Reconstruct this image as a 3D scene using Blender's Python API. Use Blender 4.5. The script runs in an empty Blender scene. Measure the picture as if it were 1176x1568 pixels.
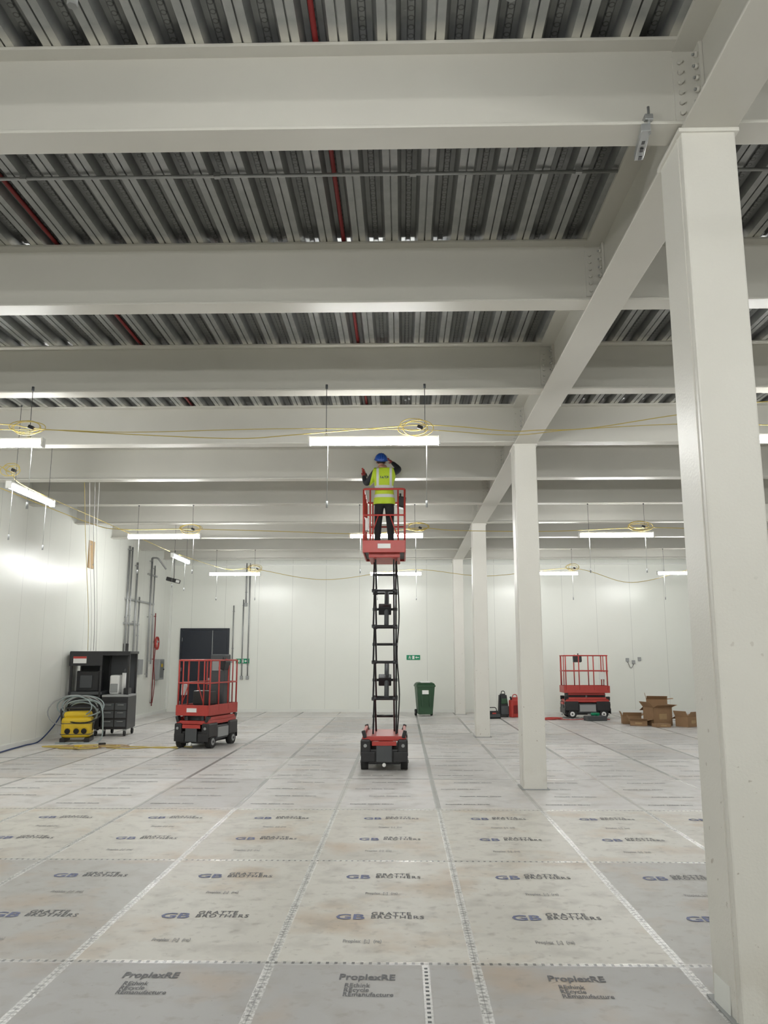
import bpy, bmesh, math, random
from mathutils import Vector, Matrix, Euler
random.seed(7)
scene = bpy.context.scene
COL = scene.collection

# ------------------------------------------------------------------ materials
def mat(name, col, rough=0.5, metal=0.0, emis=None, estr=0.0, noise=0.0, nscale=3.0, bump=0.0, bscale=40.0, spec=None):
    m = bpy.data.materials.new(name); m.use_nodes = True
    nt = m.node_tree; b = nt.nodes['Principled BSDF']
    b.inputs['Base Color'].default_value = (*col, 1)
    b.inputs['Roughness'].default_value = rough
    b.inputs['Metallic'].default_value = metal
    if spec is not None: b.inputs['Specular IOR Level'].default_value = spec
    if emis:
        b.inputs['Emission Color'].default_value = (*emis, 1)
        b.inputs['Emission Strength'].default_value = estr
    geo = nt.nodes.new('ShaderNodeNewGeometry')
    if noise > 0:
        n = nt.nodes.new('ShaderNodeTexNoise'); n.inputs['Scale'].default_value = nscale
        n.inputs['Detail'].default_value = 5
        nt.links.new(geo.outputs['Position'], n.inputs['Vector'])
        mx = nt.nodes.new('ShaderNodeMix'); mx.data_type = 'RGBA'
        mx.inputs[6].default_value = (*[c*(1-noise) for c in col], 1)
        mx.inputs[7].default_value = (*[min(1, c*(1+noise)) for c in col], 1)
        nt.links.new(n.outputs['Fac'], mx.inputs[0])
        nt.links.new(mx.outputs[2], b.inputs['Base Color'])
    if bump > 0:
        n2 = nt.nodes.new('ShaderNodeTexNoise'); n2.inputs['Scale'].default_value = bscale
        nt.links.new(geo.outputs['Position'], n2.inputs['Vector'])
        bp = nt.nodes.new('ShaderNodeBump'); bp.inputs['Strength'].default_value = bump
        bp.inputs['Distance'].default_value = 0.01
        nt.links.new(n2.outputs['Fac'], bp.inputs['Height'])
        nt.links.new(bp.outputs['Normal'], b.inputs['Normal'])
    return m

class NT:
    def __init__(s, name):
        s.m = bpy.data.materials.new(name); s.m.use_nodes = True
        s.nt = s.m.node_tree; s.b = s.nt.nodes['Principled BSDF']
    def lk(s, a, b): s.nt.links.new(a, b)
    def put(s, sock, v):
        if isinstance(v, (int, float)): sock.default_value = v
        elif isinstance(v, tuple): sock.default_value = (*v, 1)
        else: s.lk(v, sock)
    def math(s, op, a, b=0.0, c=None):
        n = s.nt.nodes.new('ShaderNodeMath'); n.operation = op
        s.put(n.inputs[0], a); s.put(n.inputs[1], b)
        if c is not None: s.put(n.inputs[2], c)
        return n.outputs[0]
    def mix(s, f, a, b):
        n = s.nt.nodes.new('ShaderNodeMix'); n.data_type = 'RGBA'
        s.put(n.inputs[0], f); s.put(n.inputs[6], a); s.put(n.inputs[7], b)
        return n.outputs[2]
    def pos(s):
        g = s.nt.nodes.new('ShaderNodeNewGeometry')
        x = s.nt.nodes.new('ShaderNodeSeparateXYZ'); s.lk(g.outputs['Position'], x.inputs[0])
        return g.outputs['Position'], x.outputs[0], x.outputs[1], x.outputs[2]
    def objpos(s):
        g = s.nt.nodes.new('ShaderNodeTexCoord')
        x = s.nt.nodes.new('ShaderNodeSeparateXYZ'); s.lk(g.outputs['Object'], x.inputs[0])
        return g.outputs['Object'], x.outputs[0], x.outputs[1], x.outputs[2]
    def noise(s, vec, scale, detail=4):
        n = s.nt.nodes.new('ShaderNodeTexNoise'); n.inputs['Scale'].default_value = scale
        n.inputs['Detail'].default_value = detail; s.lk(vec, n.inputs['Vector']); return n.outputs['Fac']
    def wnoise(s, a, b):
        c = s.nt.nodes.new('ShaderNodeCombineXYZ'); s.put(c.inputs[0], a); s.put(c.inputs[1], b)
        n = s.nt.nodes.new('ShaderNodeTexWhiteNoise'); n.noise_dimensions = '2D'
        s.lk(c.outputs[0], n.inputs['Vector']); return n.outputs['Value']
    def step(s, a, lo, hi):
        n = s.nt.nodes.new('ShaderNodeMapRange'); s.put(n.inputs[0], a)
        n.inputs[1].default_value = lo; n.inputs[2].default_value = hi
        n.inputs[3].default_value = 0; n.inputs[4].default_value = 1; return n.outputs[0]
    def bump(s, h, strength, dist=0.01):
        bp = s.nt.nodes.new('ShaderNodeBump'); bp.inputs['Strength'].default_value = strength
        bp.inputs['Distance'].default_value = dist
        s.lk(h, bp.inputs['Height']); s.lk(bp.outputs['Normal'], s.b.inputs['Normal'])

M_PAINT = mat('white_steel_paint', (0.60, 0.585, 0.53), 0.42, noise=0.06, nscale=1.3)
def colpaint():
    n = NT('column_paint'); p, x, y, z = n.pos()
    c = n.mix(n.noise(p, 2.0), (0.69, 0.675, 0.62), (0.76, 0.745, 0.69))
    low = n.math('SUBTRACT', 1.0, n.step(z, 0.9, 2.6))
    sc = n.math('MULTIPLY', n.step(n.noise(p, 17, 2), 0.70, 0.74), low)
    c = n.mix(n.math('MULTIPLY', sc, 0.55), c, (0.25, 0.2, 0.14))
    gr = n.math('MULTIPLY', n.step(n.noise(p, 3, 6), 0.5, 0.75), n.math('SUBTRACT', 1.0, n.step(z, 0.0, 0.5)))
    c = n.mix(n.math('MULTIPLY', gr, 0.5), c, (0.4, 0.34, 0.25))
    n.lk(c, n.b.inputs['Base Color']); n.b.inputs['Roughness'].default_value = .4
    n.bump(n.noise(p, 60, 3), .15)
    return n.m
M_COLPT = colpaint()
M_TRIM = mat('white_trim', (0.78, 0.79, 0.75), 0.35)
M_BLACK = mat('black_metal', (0.018, 0.018, 0.02), 0.4, noise=0.3)
M_RUBBER = mat('rubber', (0.02, 0.02, 0.02), 0.8)
M_RED = mat('red_paint', (0.47, 0.05, 0.04), 0.4, noise=0.15, nscale=8)
M_REDPIPE = mat('red_conduit', (0.20, 0.015, 0.015), 0.5)
M_DGREY = mat('dark_grey', (0.07, 0.075, 0.08), 0.5)
M_GREY = mat('grey_plastic', (0.33, 0.34, 0.34), 0.5)
M_GALV = mat('galvanised', (0.40, 0.41, 0.41), 0.4, metal=0.7, noise=0.15, nscale=15)
M_WHITE = mat('white_plastic', (0.85, 0.85, 0.83), 0.4)
M_YEL = mat('yellow_plastic', (0.72, 0.50, 0.02), 0.45, noise=0.08)
M_YCAB = mat('yellow_cable', (0.58, 0.45, 0.12), 0.5)
M_GREENBIN = mat('green_bin_plastic', (0.03, 0.085, 0.04), 0.45, noise=0.15)
M_GREENSIGN = mat('exit_sign_green', (0.0, 0.26, 0.12), 0.4)
M_CARD = mat('cardboard', (0.34, 0.21, 0.115), 0.85, noise=0.15, nscale=6)
M_WOOD = mat('plywood', (0.46, 0.32, 0.17), 0.7, noise=0.15, nscale=6)
M_TUBE = mat('led_tube', (1, 1, 1), 0.4, emis=(0.985, 0.99, 0.97), estr=103)
M_BLUE = mat('blue_hose', (0.015, 0.04, 0.14), 0.45)
M_HOSE = mat('grey_hose', (0.30, 0.36, 0.36), 0.5)
M_PRINTB = mat('blue_print', (0.16, 0.18, 0.32), 0.6)
M_PRINTK = mat('black_print', (0.14, 0.14, 0.15), 0.6)
M_PRINTG = mat('grey_print', (0.36, 0.35, 0.34), 0.6)
M_DOOR = mat('door_dark', (0.012, 0.016, 0.026), 0.35)

# wall panels
def panel_mat(name, axis):
    n = NT(name); p, x, y, z = n.pos()
    a = x if axis == 'x' else y
    f = n.math('FRACT', n.math('DIVIDE', n.math('ADD', a, 100.35), 1.15))
    d = n.math('ABSOLUTE', n.math('SUBTRACT', f, 0.5))
    line = n.step(d, 0.4935, 0.4965)
    ns = n.noise(p, 0.7)
    base = n.mix(ns, (0.78, 0.795, 0.735), (0.85, 0.86, 0.805))
    c = n.mix(n.math('MULTIPLY', line, 0.45), base, (0.35, 0.36, 0.34))
    n.lk(c, n.b.inputs['Base Color']); n.b.inputs['Roughness'].default_value = 0.27
    n.bump(n.noise(p, 1.6, 1), 0.25, 0.02)
    return n.m
M_WX = panel_mat('wall_panel_x', 'x'); M_WY = panel_mat('wall_panel_y', 'y')

# deck
BS = 2.49; B0 = 4.6
def deck_mat():
    n = NT('galvanised_deck'); p, x, y, z = n.pos()
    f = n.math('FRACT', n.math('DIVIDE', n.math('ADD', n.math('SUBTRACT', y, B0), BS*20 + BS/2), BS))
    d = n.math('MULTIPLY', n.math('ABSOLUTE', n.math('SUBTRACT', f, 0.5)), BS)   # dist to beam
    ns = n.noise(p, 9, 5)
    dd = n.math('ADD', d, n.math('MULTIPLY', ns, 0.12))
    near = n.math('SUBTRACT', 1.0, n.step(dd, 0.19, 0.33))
    base = n.mix(ns, (0.28, 0.29, 0.29), (0.47, 0.48, 0.475))
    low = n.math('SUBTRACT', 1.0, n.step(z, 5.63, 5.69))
    base = n.mix(low, n.mix(0.5, base, (0.015, 0.015, 0.015)), base)  # upper rib recesses darkened toward black: shadow put into the deck colour
    # embossed dimples on rib tops, their shaded rims painted as dark rings
    fx = n.math('ABSOLUTE', n.math('SUBTRACT', n.math('FRACT', n.math('DIVIDE', n.math('ADD', x, 0.53+30+0.15), 0.30)), 0.5))
    fy = n.math('ABSOLUTE', n.math('SUBTRACT', n.math('FRACT', n.math('DIVIDE', n.math('ADD', y, 30), 0.075)), 0.5))
    rr = n.math('SQRT', n.math('ADD', n.math('POWER', n.math('MULTIPLY', fx, 0.30), 2.0), n.math('POWER', n.math('MULTIPLY', fy, 0.075), 2.0)))
    dim = n.math('SUBTRACT', 1.0, n.step(n.math('ABSOLUTE', n.math('SUBTRACT', rr, 0.018)), 0.002, 0.006))
    base = n.mix(n.math('MULTIPLY', dim, 0.6), base, (0.02, 0.02, 0.02))
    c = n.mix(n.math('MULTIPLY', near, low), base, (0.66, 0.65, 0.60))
    n.lk(c, n.b.inputs['Base Color']); n.b.inputs['Metallic'].default_value = 0.6
    n.b.inputs['Roughness'].default_value = 0.34
    return n.m
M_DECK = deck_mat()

# floor protection boards
SX0, SXW, SY0, SYW = -0.81, 1.25, 5.39, 2.53
def floor_mat():
    n = NT('floor_protection_board'); p, x, y, z = n.pos()
    u = n.math('DIVIDE', n.math('SUBTRACT', x, SX0), SXW)
    w = n.math('DIVIDE', n.math('SUBTRACT', y, SY0), SYW)
    cu = n.math('FLOOR', u); cw = n.math('FLOOR', w)
    dx = n.math('MULTIPLY', n.math('SUBTRACT', 0.5, n.math('ABSOLUTE', n.math('SUBTRACT', n.math('SUBTRACT', u, cu), 0.5))), SXW)
    dy = n.math('MULTIPLY', n.math('SUBTRACT', 0.5, n.math('ABSOLUTE', n.math('SUBTRACT', n.math('SUBTRACT', w, cw), 0.5))), SYW)
    rnd = n.wnoise(cu, cw)
    far = n.step(y, 10.4, 10.6)
    nearm = n.math('SUBTRACT', 1.0, far)
    nearrow = n.math('SUBTRACT', 1.0, n.step(y, 5.38, 5.40))
    row0 = n.math('MULTIPLY', n.step(y, 5.38, 5.40), n.math('SUBTRACT', 1.0, n.step(y, 7.90, 7.94)))
    side = n.math('MULTIPLY', row0, n.step(n.math('ABSOLUTE', n.math('ADD', x, 0.18)), 1.88, 1.90))
    side = n.math('MULTIPLY', side, 0.7)
    cream = n.mix(rnd, (0.66, 0.635, 0.57), (0.74, 0.715, 0.65))
    grey = (0.45, 0.445, 0.43)
    c = n.mix(side, cream, grey)
    c = n.mix(nearrow, c, n.mix(rnd, (0.43, 0.425, 0.415), (0.50, 0.49, 0.475)))
    c = n.mix(far, c, n.mix(n.step(rnd, 0.0, 0.5), (0.52, 0.505, 0.49), (0.71, 0.69, 0.67)))
    # stains
    nf = n.mix(far, (1., 1., 1.), (.35, .35, .35))
    st = n.step(n.noise(p, 1.1, 7), 0.52, 0.68)
    c = n.mix(n.math('MULTIPLY', n.math('MULTIPLY', st, nf), 0.6), c, (0.52, 0.37, 0.23))
    st2 = n.step(n.noise(p, 4.0, 9), 0.50, 0.74)
    c = n.mix(n.math('MULTIPLY', st2, 0.5), c, (0.36, 0.33, 0.29))
    st3 = n.step(n.noise(p, 0.45, 3), 0.5, 0.7)
    c = n.mix(n.math('MULTIPLY', st3, 0.18), c, (0.40, 0.38, 0.36))
    st4 = n.step(n.noise(p, 11.0, 8), 0.56, 0.72)
    c = n.mix(n.math('MULTIPLY', n.math('MULTIPLY', st4, nf), 0.4), c, (0.30, 0.26, 0.22))
    sp = n.step(n.noise(p, 30.0, 2), 0.73, 0.77)
    c = n.mix(n.math('MULTIPLY', sp, 0.65), c, (0.16, 0.14, 0.12))
    # tape
    isx = n.math('LESS_THAN', dx, dy)
    dmin = n.math('MINIMUM', dx, dy)
    jit = n.math('MULTIPLY', n.math('SUBTRACT', n.noise(p, 25, 2), 0.5), 0.012)
    dj = n.math('ADD', dmin, jit)
    tape = n.math('SUBTRACT', 1.0, n.step(dj, 0.027, 0.032))
    tnoise = n.noise(p, 45, 4)
    tnoise2 = n.noise(p, 9, 3)
    tapecol = n.mix(n.step(tnoise, 0.42, 0.6), (0.36, 0.355, 0.345), (0.92, 0.92, 0.90))
    tapecol = n.mix(n.step(tnoise2, 0.4, 0.65), tapecol, (0.86, 0.86, 0.84))
    tw = n.math('MULTIPLY', n.math('MULTIPLY', tape, nearm), n.mix(isx, (.3, .3, .3), (.8, .8, .8)))
    c = n.mix(tw, c, tapecol)
    # printed ticks along seams
    along = n.math('ADD', n.math('MULTIPLY', isx, y), n.math('MULTIPLY', n.math('SUBTRACT', 1.0, isx), x))
    tk = n.math('FRACT', n.math('MULTIPLY', n.math('ADD', along, 50.0), 19.0))
    tick = n.math('MULTIPLY', n.math('LESS_THAN', tk, 0.36), n.math('SUBTRACT', 1.0, n.step(dmin, 0.016, 0.019)))
    tick = n.math('MULTIPLY', tick, nearm)
    c = n.mix(n.math('MULTIPLY', tick, n.mix(isx, (.85, .85, .85), (.4, .4, .4))), c, (0.10, 0.10, 0.10))
    # butt joint line
    jl = n.math('SUBTRACT', 1.0, n.step(dmin, 0.003, 0.005))
    c = n.mix(n.math('MULTIPLY', jl, 0.4), c, (0.15, 0.15, 0.15))
    # far grey tape
    gt = n.math('SUBTRACT', 1.0, n.step(dj, 0.030, 0.038))
    r2 = n.wnoise(n.math('ADD', cw, 7.3), n.math('ADD', n.math('ROUND', u), 3.1))
    gtm = n.math('MULTIPLY', n.math('MULTIPLY', gt, far), n.mix(n.math('GREATER_THAN', r2, 0.45), (0.2, 0.2, 0.2), (0.8, 0.8, 0.8)))
    c = n.mix(gtm, c, (0.27, 0.27, 0.265))
    n.lk(c, n.b.inputs['Base Color'])
    rough = n.math('SUBTRACT', 0.46, n.math('MULTIPLY', tape, 0.2))
    n.lk(rough, n.b.inputs['Roughness'])
    h = n.math('ADD', n.math('MULTIPLY', n.noise(p, 3.0, 2), 1.0), n.math('MULTIPLY', tape, n.math('MULTIPLY', tnoise, 0.3)))
    n.bump(h, 0.4, 0.018)
    return n.m
M_FLOOR = floor_mat()

# ------------------------------------------------------------------ mesh builder
class MB:
    def __init__(s, name, mats):
        s.name = name; s.mats = mats; s.bm = bmesh.new()
    def _mi(s, m):
        if m not in s.mats: s.mats.append(m)
        return s.mats.index(m)
    def box(s, c, size, m, rot=None, bev=0.0):
        M = Matrix.Translation(Vector(c)) @ (Euler(rot).to_matrix().to_4x4() if rot else Matrix.Identity(4)) @ Matrix.Diagonal((*size, 1))
        r = bmesh.ops.create_cube(s.bm, size=1, matrix=M)
        vs = r['verts']; mi = s._mi(m)
        fs = {f for v in vs for f in v.link_faces}
        for f in fs: f.material_index = mi
        if bev > 0:
            es = list({e for v in vs for e in v.link_edges})
            rb = bmesh.ops.bevel(s.bm, geom=es, offset=bev, segments=2, affect='EDGES', profile=0.5)
            for f in rb['faces']: f.material_index = mi
    def bb(s, x0, x1, y0, y1, z0, z1, m, bev=0.0):
        s.box(((x0+x1)/2, (y0+y1)/2, (z0+z1)/2), (abs(x1-x0), abs(y1-y0), abs(z1-z0)), m, None, bev)
    def cyl(s, p1, p2, r, m, seg=12, r2=None):
        p1 = Vector(p1); p2 = Vector(p2); d = p2-p1
        q = d.to_track_quat('Z', 'Y').to_matrix().to_4x4()
        M = Matrix.Translation((p1+p2)/2) @ q
        rr = bmesh.ops.create_cone(s.bm, cap_ends=True, segments=seg, radius1=r, radius2=r if r2 is None else r2, depth=d.length, matrix=M)
        mi = s._mi(m)
        for f in {f for v in rr['verts'] for f in v.link_faces}:
            f.material_index = mi; f.smooth = len(f.verts) == 4
    def sphere(s, c, rad, m, seg=16, rot=None):
        rad = rad if hasattr(rad, '__len__') else (rad,)*3
        M = Matrix.Translation(Vector(c)) @ (Euler(rot).to_matrix().to_4x4() if rot else Matrix.Identity(4)) @ Matrix.Diagonal((*rad, 1))
        rr = bmesh.ops.create_uvsphere(s.bm, u_segments=seg, v_segments=seg//2+2, radius=1, matrix=M)
        mi = s._mi(m)
        for f in {f for v in rr['verts'] for f in v.link_faces}: f.material_index = mi; f.smooth = True
        return rr['verts']
    def tube(s, pts, r, m, seg=8, closed=False):
        pts = [Vector(p) for p in pts]; mi = s._mi(m); rings = []; N = len(pts)
        up = Vector((0.13, 0.27, 0.95)).normalized()
        for i, p in enumerate(pts):
            a = pts[(i-1) % N] if (closed or i > 0) else p
            b = pts[(i+1) % N] if (closed or i < N-1) else p
            t = (b-a)
            if t.length < 1e-7: t = Vector((0, 0, 1))
            t.normalize()
            u = up - t*up.dot(t)
            if u.length < 0.05: u = Vector((1, 0, 0)) - t*t.x
            u.normalize(); up = u; v = t.cross(u)
            rings.append([s.bm.verts.new(p + (u*math.cos(2*math.pi*k/seg) + v*math.sin(2*math.pi*k/seg))*r) for k in range(seg)])
        rg = range(N if closed else N-1)
        for i in rg:
            A = rings[i]; B = rings[(i+1) % N]
            for k in range(seg):
                f = s.bm.faces.new((A[k], A[(k+1) % seg], B[(k+1) % seg], B[k])); f.material_index = mi; f.smooth = True
        if not closed:
            for rgi in (rings[0][::-1], rings[-1]):
                f = s.bm.faces.new(rgi); f.material_index = mi
    def rail(s, pts, r, m, closed=False, rad=0.06, n=5):
        """tube with rounded corners"""
        pts = [Vector(p) for p in pts]; out = []; N = len(pts)
        for i, p in enumerate(pts):
            if not closed and i in (0, N-1): out.append(p); continue
            a = pts[(i-1) % N]; b = pts[(i+1) % N]
            ra = min(rad, (a-p).length*0.45, (b-p).length*0.45)
            pa = p + (a-p).normalized()*ra; pb = p + (b-p).normalized()*ra
            for k in range(n+1):
                t = k/n; out.append(pa*(1-t)**2 + p*2*t*(1-t) + pb*t*t)
        s.tube(out, r, m, 8, closed)
    def prism(s, b, t, z0, z1, m, bev=0):
        """b,t = (x0,x1,y0,y1)"""
        mi = s._mi(m)
        vb = [s.bm.verts.new((x, y, z0)) for x, y in ((b[0], b[2]), (b[1], b[2]), (b[1], b[3]), (b[0], b[3]))]
        vt = [s.bm.verts.new((x, y, z1)) for x, y in ((t[0], t[2]), (t[1], t[2]), (t[1], t[3]), (t[0], t[3]))]
        fs = [s.bm.faces.new(vb[::-1]), s.bm.faces.new(vt)]
        for i in range(4): fs.append(s.bm.faces.new((vb[i], vb[(i+1) % 4], vt[(i+1) % 4], vt[i])))
        for f in fs: f.material_index = mi
        if bev:
            es = list({e for f in fs for e in f.edges})
            rb = bmesh.ops.bevel(s.bm, geom=es, offset=bev, segments=2, affect='EDGES')
            for f in rb['faces']: f.material_index = mi
    def quad(s, vs, m):
        f = s.bm.faces.new([s.bm.verts.new(v) for v in vs]); f.material_index = s._mi(m)
    def done(s, loc=(0, 0, 0), rz=0.0, parent=None):
        me = bpy.data.meshes.new(s.name); s.bm.to_mesh(me); s.bm.free()
        for m in s.mats: me.materials.append(m)
        ob = bpy.data.objects.new(s.name, me); COL.objects.link(ob)
        ob.location = loc; ob.rotation_euler = (0, 0, rz)
        if parent: ob.parent = parent
        return ob

def empty(name, loc=(0, 0, 0), rz=0):
    e = bpy.data.objects.new(name, None); COL.objects.link(e); e.location = loc; e.rotation_euler = (0, 0, rz); e.empty_display_size = 0.2
    return e

# ------------------------------------------------------------------ room shell
XL, XR, YF, YB = -7.95, 14.0, -5.0, 28.0
ZT = 5.74
o = MB('floor', [M_FLOOR]); o.bb(XL-0.2, XR+0.2, YF-0.2, YB+0.2, -0.1, 0, M_FLOOR); o.done()
o = MB('wall_back', [M_WX]); o.bb(XL, XR, YB, YB+0.15, 0, ZT, M_WX); o.done()
o = MB('wall_front', [M_WX]); o.bb(XL, XR, YF-0.15, YF, 0, ZT, M_WX); o.done()
o = MB('wall_left', [M_WY]); o.bb(XL-0.15, XL, YF-0.15, YB+0.15, 0, ZT, M_WY); o.done()
o = MB('wall_right', [M_WY]); o.bb(XR, XR+0.15, YF-0.15, YB+0.15, 0, ZT, M_WY); o.done()
o = MB('baseboard_back', [M_TRIM]); o.bb(-5.72, XR-0.02, YB-0.03, YB, 0, 0.10, M_TRIM); o.done()
o = MB('baseboard_left', [M_TRIM]); o.bb(XL, XL+0.03, YF+0.02, YB-0.04, 0, 0.10, M_TRIM); o.done()
o = MB('trim_corner', [M_TRIM]); o.bb(XL, XL+0.07, YB-0.07, YB, 0.1, 5.0, M_TRIM); o.done()
o = MB('trim_wall_head', [M_TRIM]); o.bb(XL+0.07, XR, YB-0.05, YB, 4.93, 4.99, M_TRIM); o.done()

# deck ceiling
bm = bmesh.new(); prof = []
zb, zt = 5.62, 5.70
nmin = int(math.ceil((XL-0.15+0.53)/0.3)); nmax = int(math.floor((XR+0.53)/0.3))+1
for k in range(nmin, nmax+1):
    c = -0.53 + 0.3*k
    prof += [(c-.15, zb+.03), (c-.144, zb+.03), (c-.144, zb), (c-.092, zb), (c-.062, zt), (c-.026, zt), (c-.018, zt-.012), (c+.018, zt-.012), (c+.026, zt), (c+.062, zt), (c+.092, zb), (c+.144, zb), (c+.144, zb+.03)]
ys = [YF, YB]
rows = [[bm.verts.new((px, yy, pz)) for px, pz in prof] for yy in ys]
for i in range(len(prof)-1):
    bm.faces.new((rows[0][i], rows[1][i], rows[1][i+1], rows[0][i+1]))
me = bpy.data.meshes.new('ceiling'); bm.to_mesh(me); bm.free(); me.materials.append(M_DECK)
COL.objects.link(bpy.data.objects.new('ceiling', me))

# beams
GX = 1.875; GZ0 = 5.0
def beam_obj(y):
    o = MB('ceiling_beam', [M_PAINT])
    for x0, x1, sgn in ((XL, GX-0.012, -1), (GX+0.012, XR, 1)):
        z0, z1, bf, tf = 5.02, 5.62, 0.22, 0.022
        o.bb(x0, x1, y-bf/2, y+bf/2, z0, z0+tf, M_PAINT, 0.004)
        o.bb(x0, x1, y-bf/2, y+bf/2, z1-tf, z1, M_PAINT, 0.004)
        o.bb(x0, x1, y-0.008, y+0.008, z0+tf, z1-tf, M_PAINT)
        xe = GX + sgn*0.022
        o.bb(xe-0.010, xe+0.010, y-0.10, y+0.10, z0+tf, z1-tf, M_PAINT)
        for zz in [5.12+0.08*i for i in range(6)]:
            for dy in (-0.07, 0.07):
                o.cyl((xe+sgn*0.010, y+dy, zz), (xe+sgn*0.032, y+dy, zz), 0.017, M_PAINT, 6)
                o.cyl((xe+sgn*0.032, y+dy, zz), (xe+sgn*0.045, y+dy, zz), 0.009, M_GALV, 6)
        # web fin plate
        xf0 = GX + sgn*0.03; xf1 = GX+sgn*0.17
        o.bb(min(xf0, xf1), max(xf0, xf1), y-0.022, y-0.008, 5.1, 5.55, M_PAINT)
        for zz in [5.15+0.07*i for i in range(6)]:
            o.cyl((GX+sgn*0.13, y-0.045, zz), (GX+sgn*0.13, y-0.02, zz), 0.016, M_PAINT, 6)
    return o.done()
for k in range(-3, 10):
    beam_obj(B0 + BS*k)
o = MB('ceiling_girder', [M_PAINT])
o.bb(GX-.165, GX+.165, YF, YB, GZ0, GZ0+.02, M_PAINT, 0.004)
o.bb(GX-.165, GX+.165, YF, YB, 5.59, 5.618, M_PAINT)
o.bb(GX-.010, GX+.010, YF, YB, GZ0+.02, 5.59, M_PAINT)
o.done()
for cy in (4.7-7.48, 4.7, 12.18, 19.68, 27.15):
    o = MB('support_column', [M_COLPT])
    o.bb(GX-.172, GX+.155, cy-.185, cy+.215, 0.0, 4.985, M_COLPT, 0.012)
    o.bb(GX-.19, GX+.175, cy-.2, cy+.23, 4.975, 5.0, M_COLPT, 0.003)
    # weld seam line and sealant plate at the foot
    o.bb(GX-.178, GX-.171, cy-.13, cy-.115, 0.0, 4.97, M_COLPT)
    o.bb(GX-.20, GX+.185, cy-.215, cy+.245, 0.0, 0.012, M_GREY, 0.004)
    if cy == 4.7:
        o.box((GX-.178, cy+.06, 0.08), (0.006, 0.20, 0.14), M_TRIM, (0, 0.05, 0.03))
    o.done()

# strut + pipes
o = MB('sprinkler_pipe', [M_REDPIPE])
o.cyl((-.53, YF, 5.665), (-.53, YB, 5.665), 0.018, M_REDPIPE); o.done()
o = MB('sprinkler_pipe', [M_REDPIPE])
o.cyl((-3.23, YF, 5.665), (-3.23, YB, 5.665), 0.018, M_REDPIPE); o.done()
o = MB('ceiling_conduit', [M_GALV])
o.cyl((XL, 5.88, 5.595), (GX-.17, 5.88, 5.595), 0.014, M_GALV)
o.cyl((GX+.17, 5.88, 5.595), (XR, 5.88, 5.595), 0.014, M_GALV)
for xx in (-6, -4.5, -3, -1.45, .1, 1.4, 4, 6, 8): o.box((xx, 5.88, 5.6), (0.05, 0.04, 0.04), M_GALV)
o.done()
o = MB('beam_clamp_bracket', [M_GALV])
o.box((1.50, 4.62, 4.985), (0.055, 0.36, 0.05), M_GALV, (0.1, 0, -0.16), 0.004)
for yy in (4.50, 4.58, 4.66, 4.74): o.box((1.50+(yy-4.62)*.16, yy, 4.958), (0.02, 0.04, 0.006), M_BLACK, (0.1, 0, -0.16))
o.cyl((1.50, 4.47, 4.94), (1.50, 4.47, 5.12), 0.008, M_GALV)
o.box((1.50, 4.49, 5.05), (0.05, 0.06, 0.04), M_GALV, None, 0.004)
o.done()

# ------------------------------------------------------------------ lights
def tube_light(x, y, z, along='x', ztop=5.02):
    e = empty('batten_light', (x, y, z), 0 if along == 'x' else math.pi/2)
    o = MB('housing', [M_WHITE])
    o.bb(-.76, .76, -.03, .03, 0.036, .07, M_WHITE, 0.006)
    for s in (-1, 1): o.bb(s*.77-.012, s*.77+.012, -.043, .043, -0.042, .07, M_WHITE, 0.004)
    for s in (-.57, .60):
        o.cyl((s, 0, .06), (s, 0, ztop-z), 0.004, M_DGREY, 5)
        o.box((s, 0, .08), (.03, .03, .03), M_GALV)
        o.cyl((s+.02, 0.045, .03), (s+.015, 0.045, -.70), 0.003, M_GALV, 5)
        o.cyl((s+.015, 0.045, -.70), (s+.015, 0.045, -.78), 0.014, M_GREY, 6)
        o.cyl((s, 0, ztop-z-.02), (s, 0, ztop-z+.03), .016, M_DGREY, 6)
    o.done(parent=e)
    o = MB('led_tube', [M_TUBE])
    o.cyl((-.755, 0, 0), (.755, 0, 0), 0.039, M_TUBE, 14)
    o.done(parent=e)
for y in (-5+1.2, 1.85, 9.35, 17.05, 24.5):
    for x in (-5.04, -.32, 4.5, 9.2):
        xx = 8.4 if (y > 24 and x > 9) else x
        if y == 24.5 and x == -.32: xx = -.18
        tube_light(xx, y, 4.34 if y < 20 else 4.28)
tube_light(-5.8, 12.45, 4.33, 'y', 5.62); tube_light(-5.75, 21.0, 4.33, 'y', 5.62)

# yellow cables
def spline(pts, n=8):
    P = [Vector(p) for p in pts]; out = []
    for i in range(len(P)-1):
        p0 = P[max(i-1, 0)]; p1 = P[i]; p2 = P[i+1]; p3 = P[min(i+2, len(P)-1)]
        for k in range(n):
            t = k/n
            out.append(0.5*((2*p1) + (-p0+p2)*t + (2*p0-5*p1+4*p2-p3)*t*t + (-p0+3*p1-3*p2+p3)*t**3))
    out.append(P[-1]); return out
def coil(o, c, rx, rz, r, loops=4, m=None):
    for i in range(loops):
        a0 = random.uniform(0, 6.28); sx = rx*random.uniform(.75, 1.1); sz = rz*random.uniform(.7, 1.15)
        dz = random.uniform(-.03, .03); dx = random.uniform(-.04, .04); ty = random.uniform(-.25, .25)
        o.tube([(c[0]+dx+sx*math.cos(a0+t), c[1]+ty*sz*math.sin(t)+.01*i, c[2]+dz+sz*math.sin(a0+t)) for t in [2*math.pi*k/22 for k in range(22)]], r, m or M_YCAB, 6, True)
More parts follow.
